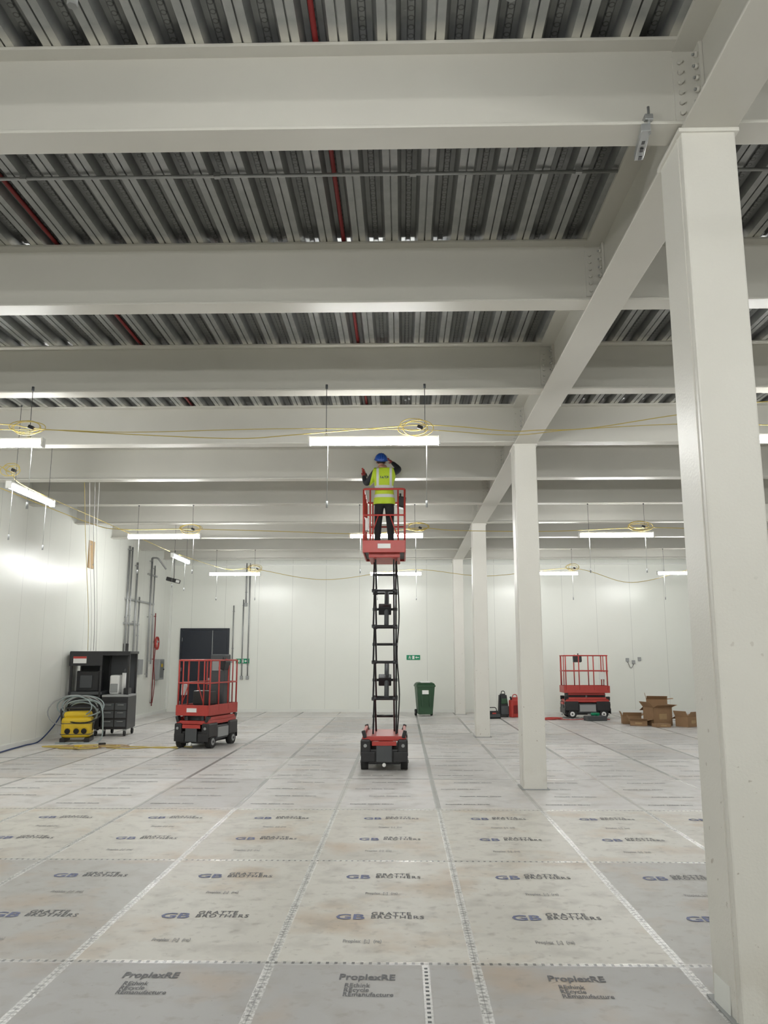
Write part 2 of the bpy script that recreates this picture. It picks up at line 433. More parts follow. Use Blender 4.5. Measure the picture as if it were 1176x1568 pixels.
def cable(pts, r=.006, coils=(), cs=(.2, .11)):
    o = MB('yellow_power_cable', [M_YCAB]); o.tube(spline(pts), r, M_YCAB, 6)
    for c in coils:
        coil(o, c, cs[0], cs[1], r*.85, 3)
        o.box((c[0]+.05, c[1], c[2]-.02), (.07, .05, .045), M_BLACK, (0, .4, 0), .01)
    return o.done()
Y1 = 9.27
cable([(-7.8, Y1, 4.7), (-6, Y1, 4.62), (-4.71, Y1, 4.56), (-4.44, Y1, 4.52), (-4.02, Y1, 4.48), (-2.87, Y1, 4.41), (-1.9, Y1, 4.37), (-1.26, Y1, 4.41), (-.11, Y1, 4.50), (.2, Y1, 4.52), (.66, Y1, 4.50), (1.27, Y1, 4.44), (1.62, Y1, 4.45), (2.2, Y1, 4.47), (3.19, Y1, 4.62), (4.4, Y1, 4.78), (4.6, Y1, 4.5), (5.6, Y1, 4.44), (9, Y1, 4.46)], coils=[(-4.44, Y1, 4.54), (.17, Y1, 4.51)], cs=(.2, .09))
cable([(-7.8, Y1-.05, 4.5), (-4.44, Y1-.05, 4.48), (-3.2, Y1-.05, 4.44), (-1.5, Y1-.05, 4.47), (.2, Y1-.05, 4.45), (1.27, Y1-.05, 4.38), (2.0, Y1-.05, 4.44), (3.3, Y1-.05, 4.5), (4.6, Y1-.05, 4.47)], .005)
Y2 = 16.96
cable([(-7.4, 14.6, 4.9), (-6.6, Y2, 4.62), (-5.9, Y2, 4.49), (-4.46, Y2, 4.49), (-2.68, Y2, 4.44), (-.75, Y2, 4.38), (.34, Y2, 4.5), (1.17, Y2, 4.44), (3.2, Y2, 4.42), (5.08, Y2, 4.49), (7, Y2, 4.44), (9.5, Y2, 4.46)], .008, coils=[(-4.46, Y2, 4.51), (.34, Y2, 4.52), (5.0, Y2, 4.53)], cs=(.24, .09))
Y3 = 24.4
cable([(-5.8, 21, 4.45), (-5.3, Y3, 4.43), (-4.4, Y3, 4.42), (-2.3, Y3, 4.1), (.3, Y3, 4.40), (2.5, Y3, 4.2), (5.1, Y3, 4.42), (6.8, Y3, 4.0), (8.6, Y3, 4.40)], .008, coils=[(-4.4, Y3, 4.45), (5.1, Y3, 4.45)], cs=(.2, .09))
cable([(-5.6, 9.4, 4.46), (-5.75, 11.5, 4.52), (-5.9, 12.4, 4.47), (-6.2, 16, 4.6), (-5.9, 20.5, 4.47)], .007, coils=[(-5.75, 11.6, 4.56)], cs=(.13, .09))
# supply wires down to the workstation
o = MB('supply_wires', [M_YCAB])
for i, (m, dx) in enumerate(((M_YCAB, 0), (M_WHITE, .1), (M_GALV, .2), (M_WHITE, .28))):
    o.tube(spline([(-5.85+dx, 14.62, 5.00), (-6.3+dx*.8, 16.0, 4.1), (-7.0+dx*.7, 18.2, 2.75), (-7.5+dx*.7, 19.6, 1.98)]), .006, m, 5)
o.done()

# ------------------------------------------------------------------ floor print
def text_data(body, size, bold=0.0, spacing=1.0):
    cu = bpy.data.curves.new('t', 'FONT'); cu.body = body; cu.size = size; cu.resolution_u = 2
    cu.offset = bold; cu.space_line = 0.8; cu.space_character = spacing
    ob = bpy.data.objects.new('t', cu); COL.objects.link(ob); bpy.context.view_layer.update()
    me = bpy.data.meshes.new_from_object(ob.evaluated_get(bpy.context.evaluated_depsgraph_get()))
    vs = [v.co.copy() for v in me.vertices]; fs = [tuple(p.vertices) for p in me.polygons]
    bpy.data.objects.remove(ob); bpy.data.meshes.remove(me)
    return vs, fs
T_GB = text_data('GB', 0.21, 0.004)
T_NAME = text_data('GRATTE\nBROTHERS', 0.115, 0.0015, 1.15)
T_PX = text_data('ProplexRE', 0.125, 0.003, 1.0)
T_RE = text_data('REthink\nREcycle\nREmanufacture', 0.075, 0.001, 1.0)
T_SM = text_data('Proplex  [::]  (re)', 0.075, 0.002, 1.0)
T_LN = text_data('ProplexRE  REthink  REcycle', 0.07, 0.003, 1.0)
VV = []; FF = []; MI = []
def put(t, x, y, mi, sx=1, sy=1, rot=0.0, z=0.0025):
    b = len(VV); c, s_ = math.cos(rot), math.sin(rot)
    for v in t[0]:
        a, d = v.x*sx, v.y*sy; VV.append((x+a*c-d*s_, y+a*s_+d*c, z))
    for f in t[1]: FF.append(tuple(i+b for i in f)); MI.append(mi)
for kw in range(-3, 9):
    for ku in range(-6, 10):
        x0 = SX0+ku*SXW; y0 = SY0+kw*SYW
        if x0 > XR-1.3 or x0 < XL or y0+SYW > YB: continue
        jx = random.uniform(-.03, .03); r = random.uniform(-.025, .005)
        if kw in (0, 1):
            for dy in (0.86, 1.94):
                put(T_GB, x0+.33+jx, y0+dy-.02, 0, .78, .78, r); put(T_NAME, x0+.585+jx, y0+dy+.08, 1, .62, .85, r)
            for dy in (0.36, 1.46):
                put(T_SM, x0+.42+jx+(.1 if dy > 1 else 0), y0+dy, 2, .5, 1.1, r)
        elif kw < 0:
            for dy in (.65, 1.85):
                put(T_PX, x0+.42+jx, y0+dy+.42, 1, .62, .95, r)
                put(T_RE, x0+.46+jx, y0+dy+.31, 1, .62, 1.05, r)
        else:
            for i in range(4):
                put(T_LN, x0+.12+jx+.22*(i % 2), y0+.35+.6*i, 1, .68, .8, r)
me = bpy.data.meshes.new('floor_print'); me.from_pydata(VV, [], FF)
for m in (M_PRINTB, M_PRINTK, M_PRINTG): me.materials.append(m)
for p, i in zip(me.polygons, MI): p.material_index = i
COL.objects.link(bpy.data.objects.new('floor_print_lettering', me))
# extra loose tape strip between first seams
o = MB('floor_tape', [M_WHITE])
M_TAPE = mat('clear_tape', (0.66, 0.66, 0.64), 0.25, noise=0.35, nscale=50)
o.box((.135, 4.22, .0015), (.045, 2.28, .002), M_TAPE)
for i in range(40): o.box((.135, 3.12+i*.056, .003), (.02, .022, .001), M_DGREY)
o.done()

# ------------------------------------------------------------------ scissor lift
def build_lift(loc, rz, pz, stages, boxes=False, label_white=False):
    e = empty('scissor_lift', loc, rz)
    o = MB('chassis', [M_BLACK])
    W, L = .76, 1.36
    o.bb(-.27, .27, -L/2+.04, L/2-.04, .10, .34, M_BLACK, .02)
    for s in (-1, 1):   # side pods over wheels
        o.bb(s*.39, s*.22, -L/2, -L/2+.42, .22, .50, M_BLACK, .03)
        o.bb(s*.39, s*.22, L/2-.42, L/2, .22, .50, M_BLACK, .03)
        o.bb(s*.36, s*.24, -.27, .27, .16, .44, M_DGREY, .02)
        o.bb(s*.385, s*.36, -.24, .24, .20, .40, M_GREY, .008)
        for yy in (-.47, .47):
            o.cyl((s*.27, yy, .13), (s*.385, yy, .13), .128, M_RUBBER, 24)
            o.cyl((s*.30, yy, .13), (s*.392, yy, .13), .07, M_WHITE if label_white else M_GREY, 16)
            o.cyl((s*.30, yy, .13), (s*.40, yy, .13), .025, M_BLACK, 10)
    # red deck of chassis
    o.bb(-.36, .36, -L/2+.03, L/2-.03, .47, .55, M_RED, .015)
    for s in (-1, 1):
        o.bb(s*.36, s*.31, -L/2+.05, L/2-.05, .55, .62, M_RED, .01)
    # front face details
    for yy in (-L/2, L/2):
        sg = -1 if yy < 0 else 1
        o.bb(-.13, .13, yy-.01, yy+.01, .14, .44, M_DGREY, .006)
        o.bb(-.20, .20, yy-.018, yy+.018, .40, .47, M_RED, .008)
        o.cyl((0, yy+sg*.01, .10), (0, yy+sg*.05, .10), .03, M_WHITE if sg < 0 else M_GREY, 12)
        o.bb(-.38, -.15, yy-.012, yy+.012, .14, .30, M_BLACK, .01); o.bb(.15, .38, yy-.012, yy+.012, .14, .30, M_BLACK, .01)
        for s in (-1, 1):
            o.cyl((s*.31, yy, .40), (s*.31, yy+sg*.015, .40), .028, M_GREY, 10)
            o.box((s*.33, yy-sg*.06, .58), (.06, .12, .12), M_BLACK, (0, s*.3, 0), .01)
    o.done(parent=e)
    # scissor stack
    o = MB('scissor_stack', [M_BLACK])
    z0, z1 = .52, pz-.10
    h = (z1-z0)/stages; La = 1.12
    hy = min(math.sqrt(max(La*La-h*h, .04)), 1.1)/2
    if pz > 2: hy = .30
    for i in range(stages):
        a, b = z0+i*h, z0+(i+1)*h
        for s in (-1, 1):
            for xo, (ya, yb) in ((.195, (-hy, hy)), (.160, (hy, -hy))):
                p1 = Vector((s*xo, ya, a)); p2 = Vector((s*xo, yb, b)); d = p2-p1
                ang = math.atan2(d.z, d.y)
                o.box((p1+p2)/2, (.028, d.length+.04, .055), M_BLACK, (ang, 0, 0), .004)
            o.cyl((s*.14, 0, (a+b)/2), (s*.222, 0, (a+b)/2), .026, M_GREY, 10)
            for yy in (-hy, hy): o.cyl((s*.14, yy, a), (s*.222, yy, a), .028, M_DGREY, 10)
        o.cyl((-.2, 0, (a+b)/2), (.2, 0, (a+b)/2), .022, M_BLACK, 8)
        for yy in (-hy, hy): o.cyl((-.20, yy, a), (.20, yy, a), .022, M_BLACK, 8)
        if pz > 2 and i in (1, 3):   # cylinder brackets
            o.box((0, 0, (a+b)/2), (.22, .14, .16), M_BLACK, (.5, 0, 0), .01)
            o.cyl((.03, -hy*.7, a), (.03, hy*.5, b), .04, M_DGREY, 12)
    for yy in (-hy, hy): o.cyl((-.20, yy, z1), (.20, yy, z1), .022, M_BLACK, 8)
    if pz > 2:
        o.tube(spline([(.21, -.1, z0), (.25, -.15, 1.2), (.21, .05, 1.9), (.25, -.1, 2.6), (.20, 0, z1)]), .012, M_RUBBER, 6)
    o.done(parent=e)
    # platform
    o = MB('platform_basket', [M_RED])
    o.bb(-.36, .36, -L/2, L/2, pz-.05, pz, M_DGREY, .006)
    for s in (-1, 1):
        o.bb(s*.37, s*.345, -L/2, L/2, pz-.09, pz+.12, M_RED, .006)
        o.bb(-.36, .36, s*L/2-.012, s*L/2+.012, pz-.09, pz+.12, M_RED, .006)
    o.bb(-.27, .27, -.55, .55, pz-.16, pz-.05, M_RED, .01)
    o.box((0, -L/2-.016, pz+.02), (.22, .008, .08), M_WHITE)
    H = 1.02; r = .019; x = .355; y = L/2-.02
    o.rail([(-x, -y, pz+H), (x, -y, pz+H), (x, y, pz+H), (-x, y, pz+H)], r, M_RED, True, .08)
    o.rail([(-x, -y, pz+H*.55), (x, -y, pz+H*.55), (x, y, pz+H*.55), (-x, y, pz+H*.55)], .016, M_RED, True, .05)
    for sx in (-1, 1):
        for yy in (-y+.04, -.22, .22, y-.04): o.cyl((sx*x, yy, pz), (sx*x, yy, pz+H), r*.9, M_RED, 10)
        o.cyl((sx*.24, -y, pz), (sx*.24, -y, pz+H), .014, M_RED, 8)
        o.cyl((sx*.24, y, pz), (sx*.24, y, pz+H), .014, M_RED, 8)
    # gate braces on the near end
    o.cyl((-.24, -y, pz+.15), (-.10, -y, pz+H*.55), .010, M_RED, 8)
    o.cyl((.24, -y, pz+.15), (.10, -y, pz+H*.55), .010, M_RED, 8)
    # control box
    o.box((.30, .12, pz+H-.10), (.14, .26, .20), M_BLACK, (0, .2, 0), .02)
    o.cyl((.28, .10, pz+H), (.28, .10, pz+H+.07), .018, M_BLACK, 8)
    o.cyl((.30, .20, pz+H), (.30, .20, pz+H+.03), .022, M_RED, 10)
    o.box((-.30, -y+.18, pz+.42), (.06, .16, .22), M_WHITE, None, .01)
    if boxes:
        o.box((.12, .30, pz+.62), (.34, .30, 1.05), M_DGREY, None, .02)
        o.box((.12, .145, pz+.9), (.24, .015, .2), M_GREY, None, .005)
        o.box((.05, -.25, pz+.25), (.4, .3, .3), M_BLACK, None, .03)
    o.done(parent=e)
    return e
build_lift((-.30, 14.52, 0), 0.0, 3.68, 5)
build_lift((-4.12, 17.65, 0), math.radians(-14), .74, 6, boxes=True)
build_lift((5.58, 25.7, 0), math.radians(90), .84, 6, label_white=True)

# ------------------------------------------------------------------ worker
M_SKIN = mat('skin', (0.50, 0.28, 0.20), .55); M_TROU = mat('black_trousers', (0.012, 0.012, 0.014), .8)
M_JACK = mat('dark_jacket', (0.02, 0.022, 0.028), .75); M_BOOT = mat('boots', (0.03, 0.022, 0.018), .6)
M_GLOVE = mat('work_glove', (0.30, 0.05, 0.05), .7); M_HELM = mat('blue_helmet', (0.02, 0.09, 0.42), .3)
M_HAIR = mat('hair', (0.03, 0.02, 0.012), .8); M_EYE = mat('eye', (0.02, 0.02, 0.02), .2)
def vest_mat():
    n = NT('hi_vis_vest'); p, x, y, z = n.objpos()
    b1 = n.math('LESS_THAN', n.math('ABSOLUTE', n.math('SUBTRACT', z, .91)), .028)
    b2 = n.math('LESS_THAN', n.math('ABSOLUTE', n.math('SUBTRACT', z, 1.07)), .028)
    sv = n.math('MULTIPLY', n.math('LESS_THAN', n.math('ABSOLUTE', n.math('SUBTRACT', n.math('ABSOLUTE', x), .115)), .022), n.math('GREATER_THAN', z, 1.07))
    a = n.math('MAXIMUM', n.math('MAXIMUM', b1, b2), sv)
    pr = n.math('MULTIPLY', n.math('LESS_THAN', n.math('ABSOLUTE', n.math('SUBTRACT', z, 1.24)), .022), n.math('LESS_THAN', n.math('ABSOLUTE', x), .075))
    pr = n.math('MULTIPLY', pr, n.math('GREATER_THAN', n.noise(p, 55, 1), .5))
    c = n.mix(a, (0.50, 0.66, 0.03), (0.62, 0.64, 0.62)); c = n.mix(pr, c, (0.05, 0.08, 0.1))
    n.lk(c, n.b.inputs['Base Color']); n.b.inputs['Roughness'].default_value = .6
    n.bump(n.noise(p, 14, 3), .5, .02)
    return n.m
M_VEST = vest_mat()
def skin_mesh(pts, edges, radii, sub=2, root=0):
    me = bpy.data.meshes.new('sk'); me.from_pydata(pts, edges, [])
    ob = bpy.data.objects.new('sk', me); COL.objects.link(ob)
    ob.modifiers.new('Skin', 'SKIN')
    for i, r in enumerate(radii):
        rr = r if hasattr(r, '__len__') else (r, r)
        me.skin_vertices[0].data[i].radius = rr
        me.skin_vertices[0].data[i].use_root = (i == root)
    s = ob.modifiers.new('Sub', 'SUBSURF'); s.levels = sub; s.render_levels = sub
    bpy.context.view_layer.update()
    dg = bpy.context.evaluated_depsgraph_get()
    r = bpy.data.meshes.new_from_object(ob.evaluated_get(dg))
    bpy.data.objects.remove(ob)
    return r
def cut(bm, co, no, clear=False):
    g = list(bm.verts)+list(bm.edges)+list(bm.faces)
    bmesh.ops.bisect_plane(bm, geom=g, dist=1e-5, plane_co=co, plane_no=no, clear_outer=clear, clear_inner=False)
def build_worker(loc, rz):
    e = empty('worker', loc, rz)
    P = [(0, 0, .86), (0, 0, 1.0), (-.01, .02, 1.18), (-.02, .03, 1.33), (-.035, .045, 1.42), (-.05, .055, 1.50),
         (-.165, .03, 1.345), (-.325, .07, 1.14), (-.375, .22, 1.34),
         (.135, .03, 1.345), (.27, .17, 1.44), (.13, .29, 1.60),
         (-.090, 0, .80), (-.11, .045, .46), (-.115, .0, .28), (-.12, -.03, .08), (-.128, .12, .032),
         (.090, 0, .80), (.10, .035, .46), (.11, -.015, .28), (.115, -.045, .08), (.13, .105, .032)]
    E = [(0, 1), (1, 2), (2, 3), (3, 4), (4, 5), (3, 6), (6, 7), (7, 8), (3, 9), (9, 10), (10, 11), (0, 12), (12, 13), (13, 14), (14, 15), (15, 16), (0, 17), (17, 18), (18, 19), (19, 20), (20, 21)]
    R = [(.150, .12), (.14, .11), (.165, .125), (.13, .10), .062, .06, .082, .056, .036, .082, .056, .036, .102, .072, .066, .05, .044, .102, .072, .066, .05, .044]
    R = [(r if hasattr(r, '__len__') else (r, r)) for r in R]
    me = skin_mesh(P, E, R)
    bm = bmesh.new(); bm.from_mesh(me)
    for z in (.14, .87, 1.425): cut(bm, (0, 0, z), (0, 0, 1))
    for f in bm.faces:
        c = f.calc_center_median(); f.smooth = True
        if c.z < .14: mi = 3
        elif c.z < .87 and abs(c.x) < .28: mi = 1
        elif c.z > 1.425 and abs(c.x+.04) < .085 and c.y < .14: mi = 0
        else: mi = 2
        f.material_index = mi
    # flat boot soles
    for v in bm.verts:
        if v.co.z < .006: v.co.z = 0.0
    me2 = bpy.data.meshes.new('body'); bm.to_mesh(me2)
    for m in (M_SKIN, M_TROU, M_JACK, M_BOOT): me2.materials.append(m)
    ob = bpy.data.objects.new('body', me2); COL.objects.link(ob); ob.parent = e
    # vest shell (clean cut hem, arm holes and neckline)
    bm.normal_update()
    for v in list(bm.verts): v.co += v.normal*.018
    cut(bm, (0, 0, .77), (0, 0, -1), True)
    cut(bm, (.19, 0, 1.3), (.96, 0, .26), True)
    cut(bm, (-.215, 0, 1.3), (-.96, 0, .26), True)
    cut(bm, (0, 0, 1.43), (0, -.15, 1), True)
    bmesh.ops.delete(bm, geom=[f for f in bm.faces if f.calc_center_median().y > .24], context='FACES')
    me3 = bpy.data.meshes.new('hi_vis_vest'); bm.to_mesh(me3); bm.free()
    me3.materials.clear(); me3.materials.append(M_VEST)
    for p in me3.polygons: p.material_index = 0
    ob = bpy.data.objects.new('hi_vis_vest', me3); COL.objects.link(ob); ob.parent = e
    so = ob.modifiers.new('Solid', 'SOLIDIFY'); so.thickness = .008; so.offset = 0
    # head
    o = MB('head', [M_SKIN])
    hc = Vector((-.058, .075, 1.565))
    vs = o.sphere(hc, (.075, .092, .112), M_SKIN, 24)
    for v in vs:
        d = v.co-hc
        if d.z < -.02: v.co.x = hc.x + d.x*(1+d.z*2.2); v.co.y += .012
    o.sphere(hc+Vector((0, -.008, .022)), (.080, .094, .098), M_HAIR, 20)
    o.prism((hc.x-.016, hc.x+.016, hc.y+.08, hc.y+.116), (hc.x-.007, hc.x+.007, hc.y+.08, hc.y+.096), hc.z-.028, hc.z+.018, M_SKIN, .003)
    for s in (-1, 1):
        o.sphere(hc+Vector((s*.078, -.005, -.012)), (.010, .02, .032), M_SKIN, 10)
        o.sphere(hc+Vector((s*.03, .083, .012)), (.013, .012, .008), M_WHITE, 10)
        o.sphere(hc+Vector((s*.03, .093, .012)), (.006, .005, .006), M_EYE, 8)
    o.sphere(hc+Vector((0, .092, -.055)), (.024, .010, .006), M_GLOVE, 10)
    o.done(parent=e)
    # helmet
    o = MB('safety_helmet', [M_HELM])
    vs = o.sphere((0, 0, 0), (.112, .135, .115), M_HELM, 24)
    bmesh.ops.delete(o.bm, geom=[v for v in o.bm.verts if v.co.z < -.012], context='VERTS')
    o.tube([(.117*math.cos(t), .141*math.sin(t), -.004) for t in [2*math.pi*k/28 for k in range(28)]], .008, M_HELM, 6, True)
    n0 = 12
    for i in range(n0):
        a0 = math.radians(35+110*i/n0); a1 = math.radians(35+110*(i+1)/n0)
        def e_(a, k): return (k*.117*math.cos(a), k*.141*math.sin(a), -.004 - (k-1)*.05)
        o.quad([e_(a0, 1), e_(a1, 1), e_(a1, 1.28), e_(a0, 1.28)], M_HELM)
    for xo in (-.035, 0, .035):
        o.tube([(xo, .132*math.cos(t), .113*math.sin(t)*math.sqrt(1-(xo/.112)**2)+.003) for t in [math.radians(20+140*k/14) for k in range(15)]], .006, M_HELM, 6)
    h = o.done(loc=hc+Vector((0, -.012, .030)), parent=e); h.rotation_euler = (math.radians(24), 0, math.radians(8))
    # hands
    def hand(w, el, mname, n):
        w = Vector(w); d = (w-Vector(el)).normalized(); n = Vector(n); n = (n-d*n.dot(d)).normalized(); s = d.cross(n)
        bmh = bmesh.new()
        def add(pts, rad):
            m_ = skin_mesh([tuple(p) for p in pts], [(i, i+1) for i in range(len(pts)-1)], rad, 1)
            bmh.from_mesh(m_); bpy.data.meshes.remove(m_)
        add([w-d*.02, w+d*.04, w+d*.085], [.028, (.040, .022), (.040, .018)])
        for k, ln in enumerate((.070, .078, .072, .056)):
            b = w + d*.075 + s*(-.030+.020*k)
            add([b, b+d*ln*.45+n*.006, b+d*ln*.72+n*.026, b+d*ln*.75+n*.048], [.0095, .009, .008, .007])
        b = w+d*.03-s*.028
        add([b, b-s*.026+d*.024+n*.012, b-s*.022+d*.05+n*.032], [.012, .010, .008])
        for f in bmh.faces: f.smooth = True
        mh = bpy.data.meshes.new(mname); bmh.to_mesh(mh); bmh.free(); mh.materials.append(M_GLOVE)
        oh = bpy.data.objects.new(mname, mh); COL.objects.link(oh); oh.parent = e
        return w+d*.09+n*.025, s
    g, s = hand(P[8], P[7], 'hand_left', (.5, .2, .6))
    o = MB('hand_tool', [M_RED]); o.cyl(g-s*.09, g+s*.06, .016, M_RED, 10); o.cyl(g+s*.05, g+s*.12, .028, M_BLACK, 12); o.done(parent=e)
    hand(P[11], P[10], 'hand_right', (-.3, -.3, -.6))
    return e
build_worker((-.30, 14.01, 3.68), 0)

# ------------------------------------------------------------------ doors & signs
o = MB('door_1', [M_DOOR])
dx0, dx1, dh = -7.55, -5.87, 2.78
o.bb(dx0, dx0+.07, YB-.06, YB-.001, 0, dh, M_DOOR, .006); o.bb(dx1-.07, dx1, YB-.06, YB-.001, 0, dh, M_DOOR, .006)
o.bb(dx0+.07, dx1-.07, YB-.06, YB-.001, dh-.07, dh, M_DOOR, .006)
mid = -6.42
o.bb(dx0+.075, mid-.005, YB-.045, YB-.005, .01, dh-.075, M_DOOR, .004)
o.bb(mid+.005, dx1-.075, YB-.045, YB-.005, .01, dh-.075, M_DOOR, .004)
o.bb(mid-.03, mid-.01, YB-.06, YB-.04, .01, dh-.075, M_GREY)
o.rail([(mid-.12, YB-.045, 1.0), (mid-.12, YB-.10, 1.0), (mid-.25, YB-.10, 1.0)], .011, M_GALV)
o.bb(mid-.17, mid-.08, YB-.05, YB-.04, .9, 1.12, M_GALV)
for zz in (.3, 1.4, 2.4): o.cyl((dx0+.075, YB-.055, zz-.06), (dx0+.075, YB-.055, zz+.06), .012, M_GREY, 8)
o.done()
def exit_sign(x, z):
    o = MB('exit_sign', [M_GREENSIGN]); y = YB
    o.bb(x-.23, x+.23, y-.03, y, z-.08, z+.08, M_GREENSIGN, .006)
    yy = y-.033
    o.bb(x-.035, x+.035, yy-.003, yy, z-.055, z+.055, M_WHITE)     # door pictogram
    o.bb(x+.10, x+.19, yy-.003, yy, z-.012, z+.012, M_WHITE)
    o.quad([(x+.06, yy-.002, z), (x+.11, yy-.002, z-.04), (x+.11, yy-.002, z+.04)], M_WHITE)
    o.sphere((x-.12, yy, z+.045), (.014, .004, .014), M_WHITE, 10)
    for a, b in (((-.12, .03), (-.13, -.01)), ((-.13, -.01), (-.10, -.03)), ((-.10, -.03), (-.11, -.06)), ((-.13, -.01), (-.17, -.045)), ((-.12, .02), (-.08, .0)), ((-.12, .025), (-.165, .005))):
        o.cyl((x+a[0], yy, z+a[1]), (x+b[0], yy, z+b[1]), .008, M_WHITE, 6)
    o.done()
exit_sign(-5.40, 1.68); exit_sign(.38, 1.80)

# ------------------------------------------------------------------ wheelie bin
o = MB('wheelie_bin', [M_GREENBIN])
o.prism((-.22, .22, -.24, .22), (-.28, .28, -.34, .30), .06, .92, M_GREENBIN, .02)
o.bb(-.30, .30, -.36, .32, .90, .955, M_GREENBIN, .015)
o.prism((-.30, .30, -.37, .33), (-.24, .24, -.28, .26), .955, 1.03, M_GREENBIN, .02)
o.rail([(-.22, .30, .97), (-.22, .40, 1.0), (.22, .40, 1.0), (.22, .30, .97)], .016, M_GREENBIN)
for s in (-1, 1):
    o.cyl((s*.22, .22, .10), (s*.28, .22, .10), .10, M_RUBBER, 20); o.cyl((s*.23, .22, .10), (s*.285, .22, .10), .04, M_GREY, 12)
    o.bb(s*.12-.012, s*.12+.012, -.325, -.24, .3, .88, M_GREENBIN, .004)
o.cyl((-.25, .22, .10), (.25, .22, .10), .012, M_GREY, 8)
o.box((-.02, -.335, .74), (.2, .012, .12), M_WHITE, (math.radians(-6), 0, 0))
o.bb(-.16, .14, -.33, .12, 1.025, 1.065, M_WHITE, .01)
o.done(loc=(.70, 26.3, 0), rz=.12)

# ------------------------------------------------------------------ workstation at left
e = empty('steel_workstation', (-7.10, 19.9, 0), math.radians(4)); e.scale = (.95, 1, 1)
o = MB('frame', [M_BLACK])
for x in (-.78, -.05):
    for y in (-.38, .38): o.bb(x-.025, x+.025, y-.025, y+.025, .14, 1.95, M_BLACK, .004)
o.bb(-.82, .66, -.42, .42, 1.90, 1.96, M_BLACK, .006)
o.bb(-.82, -.01, -.44, -.42, 1.62, 1.94, M_BLACK, .004)
o.bb(-.01, .66, -.44, -.42, 1.86, 1.94, M_BLACK, .004)
o.bb(-.80, -.02, .38, .40, .14, 1.92, M_DGREY)
o.bb(-.80, .64, .38, .40, .9, 1.92, M_DGREY)
o.bb(.60, .65, .30, .36, .9, 1.92, M_BLACK); o.bb(.60, .65, -.40, -.35, .9, 1.92, M_BLACK)
o.bb(-.82, 0, -.40, .40, .95, 1.02, M_DGREY, .006); o.bb(-.82, 0, -.40, .40, .16, .22, M_BLACK, .006)
o.bb(-.80, -.06, -.40, -.38, .22, .93, M_BLACK, .004)
o.bb(-.72, -.40, -.455, -.44, 1.68, 1.84, M_WHITE); o.bb(-.72, -.40, -.462, -.455, 1.79, 1.84, M_RED)
o.bb(-.70, -.15, -.20, .2, 1.02, 1.5, M_BLACK, .02); o.bb(-.6, -.3, -.25, -.20, 1.1, 1.4, M_DGREY, .01)
o.done(parent=e)
o = MB('tool_cabinet', [M_BLACK])
o.bb(.02, .66, -.42, .38, .16, .90, M_BLACK, .015)
o.bb(.02, .66, -.43, .38, .90, .95, M_GREY, .006)
for i, z in enumerate((.30, .50, .68)):
    for x0, x1 in ((.05, .33), (.36, .63)):
        o.bb(x0, x1, -.44, -.425, z-.08, z+.08, M_DGREY, .005)
        o.cyl((x0+.06, -.455, z+.04), (x1-.06, -.455, z+.04), .008, M_GREY, 6)
o.bb(.12, .36, -.2, .2, .95, 1.40, M_WHITE, .04); o.bb(.15, .33, -.22, -.2, 1.0, 1.2, M_GREY, .01)
o.cyl((.45, -.1, .95), (.45, -.1, 1.45), .05, M_WHITE, 14); o.cyl((.45, -.1, 1.45), (.45, -.1, 1.55), .03, M_DGREY, 12)
o.bb(.5, .6, -.3, .1, .95, 1.1, M_BLACK, .02)
for x in (-.75, -.1, .1, .6):
    for y in (-.36, .34):
        o.cyl((x-.02, y, .075), (x+.02, y, .075), .07, M_RUBBER, 16); o.box((x, y, .14), (.06, .08, .05), M_GREY, None, .005)
o.done(parent=e)

# yellow transformer with hoses
e = empty('yellow_site_transformer', (-7.18, 18.45, 0), .2); e.scale = (1.15, 1.15, 1.15)
o = MB('body', [M_YEL])
o.bb(-.27, .27, -.22, .22, .08, .46, M_YEL, .06); o.bb(-.24, .24, -.19, .19, .44, .56, M_YEL, .05)
for x in (-.14, .02, .16): o.cyl((x, -.21, .22), (x, -.26, .20), .05, M_BLACK, 12); o.cyl((x, -.20, .22), (x, -.235, .21), .062, M_YEL, 12)
o.rail([(-.27, 0, .2), (-.33, 0, .62), (.33, 0, .62), (.27, 0, .2)], .018, M_DGREY)
for s in (-1, 1): o.bb(s*.22-.05, s*.22+.05, -.26, .26, .0, .08, M_BLACK, .01)
for z in (.14, .34): o.bb(-.272, .272, -.224, .224, z, z+.012, M_DGREY)
o.done(parent=e)
o = MB('hoses', [M_HOSE])
for i in range(9):
    rx = random.uniform(.26, .44); rz_ = random.uniform(.16, .30); cx = random.uniform(-.12, .15); cz = random.uniform(.48, .66); cy = random.uniform(-.16, .12)
    a = random.uniform(0, 6)
    o.tube([(cx+rx*math.cos(t+a), cy+.15*math.sin(t*1.0+i), cz+rz_*math.sin(t+a)) for t in [2*math.pi*k/26 for k in range(26)]], .013, (M_HOSE, M_RUBBER, M_HOSE, M_GREY)[i % 4], 6, True)
o.tube(spline([(.1, -.1, .8), (.42, -.2, .7), (.5, -.25, .3), (.45, -.3, .02), (.1, -.5, .015), (-.3, -.45, .015)]), .013, M_HOSE, 6)
o.done(parent=e)
o = MB('blue_air_hose', [M_BLUE])
o.tube(spline([(-7.86, 19.2, .55), (-7.86, 18.8, .3), (-7.87, 18.1, .03), (-7.85, 17.4, .02), (-7.80, 16.6, .02), (-7.7, 15.5, .02), (-7.75, 14.2, .02)]), .015, M_BLUE, 8)
o.done()
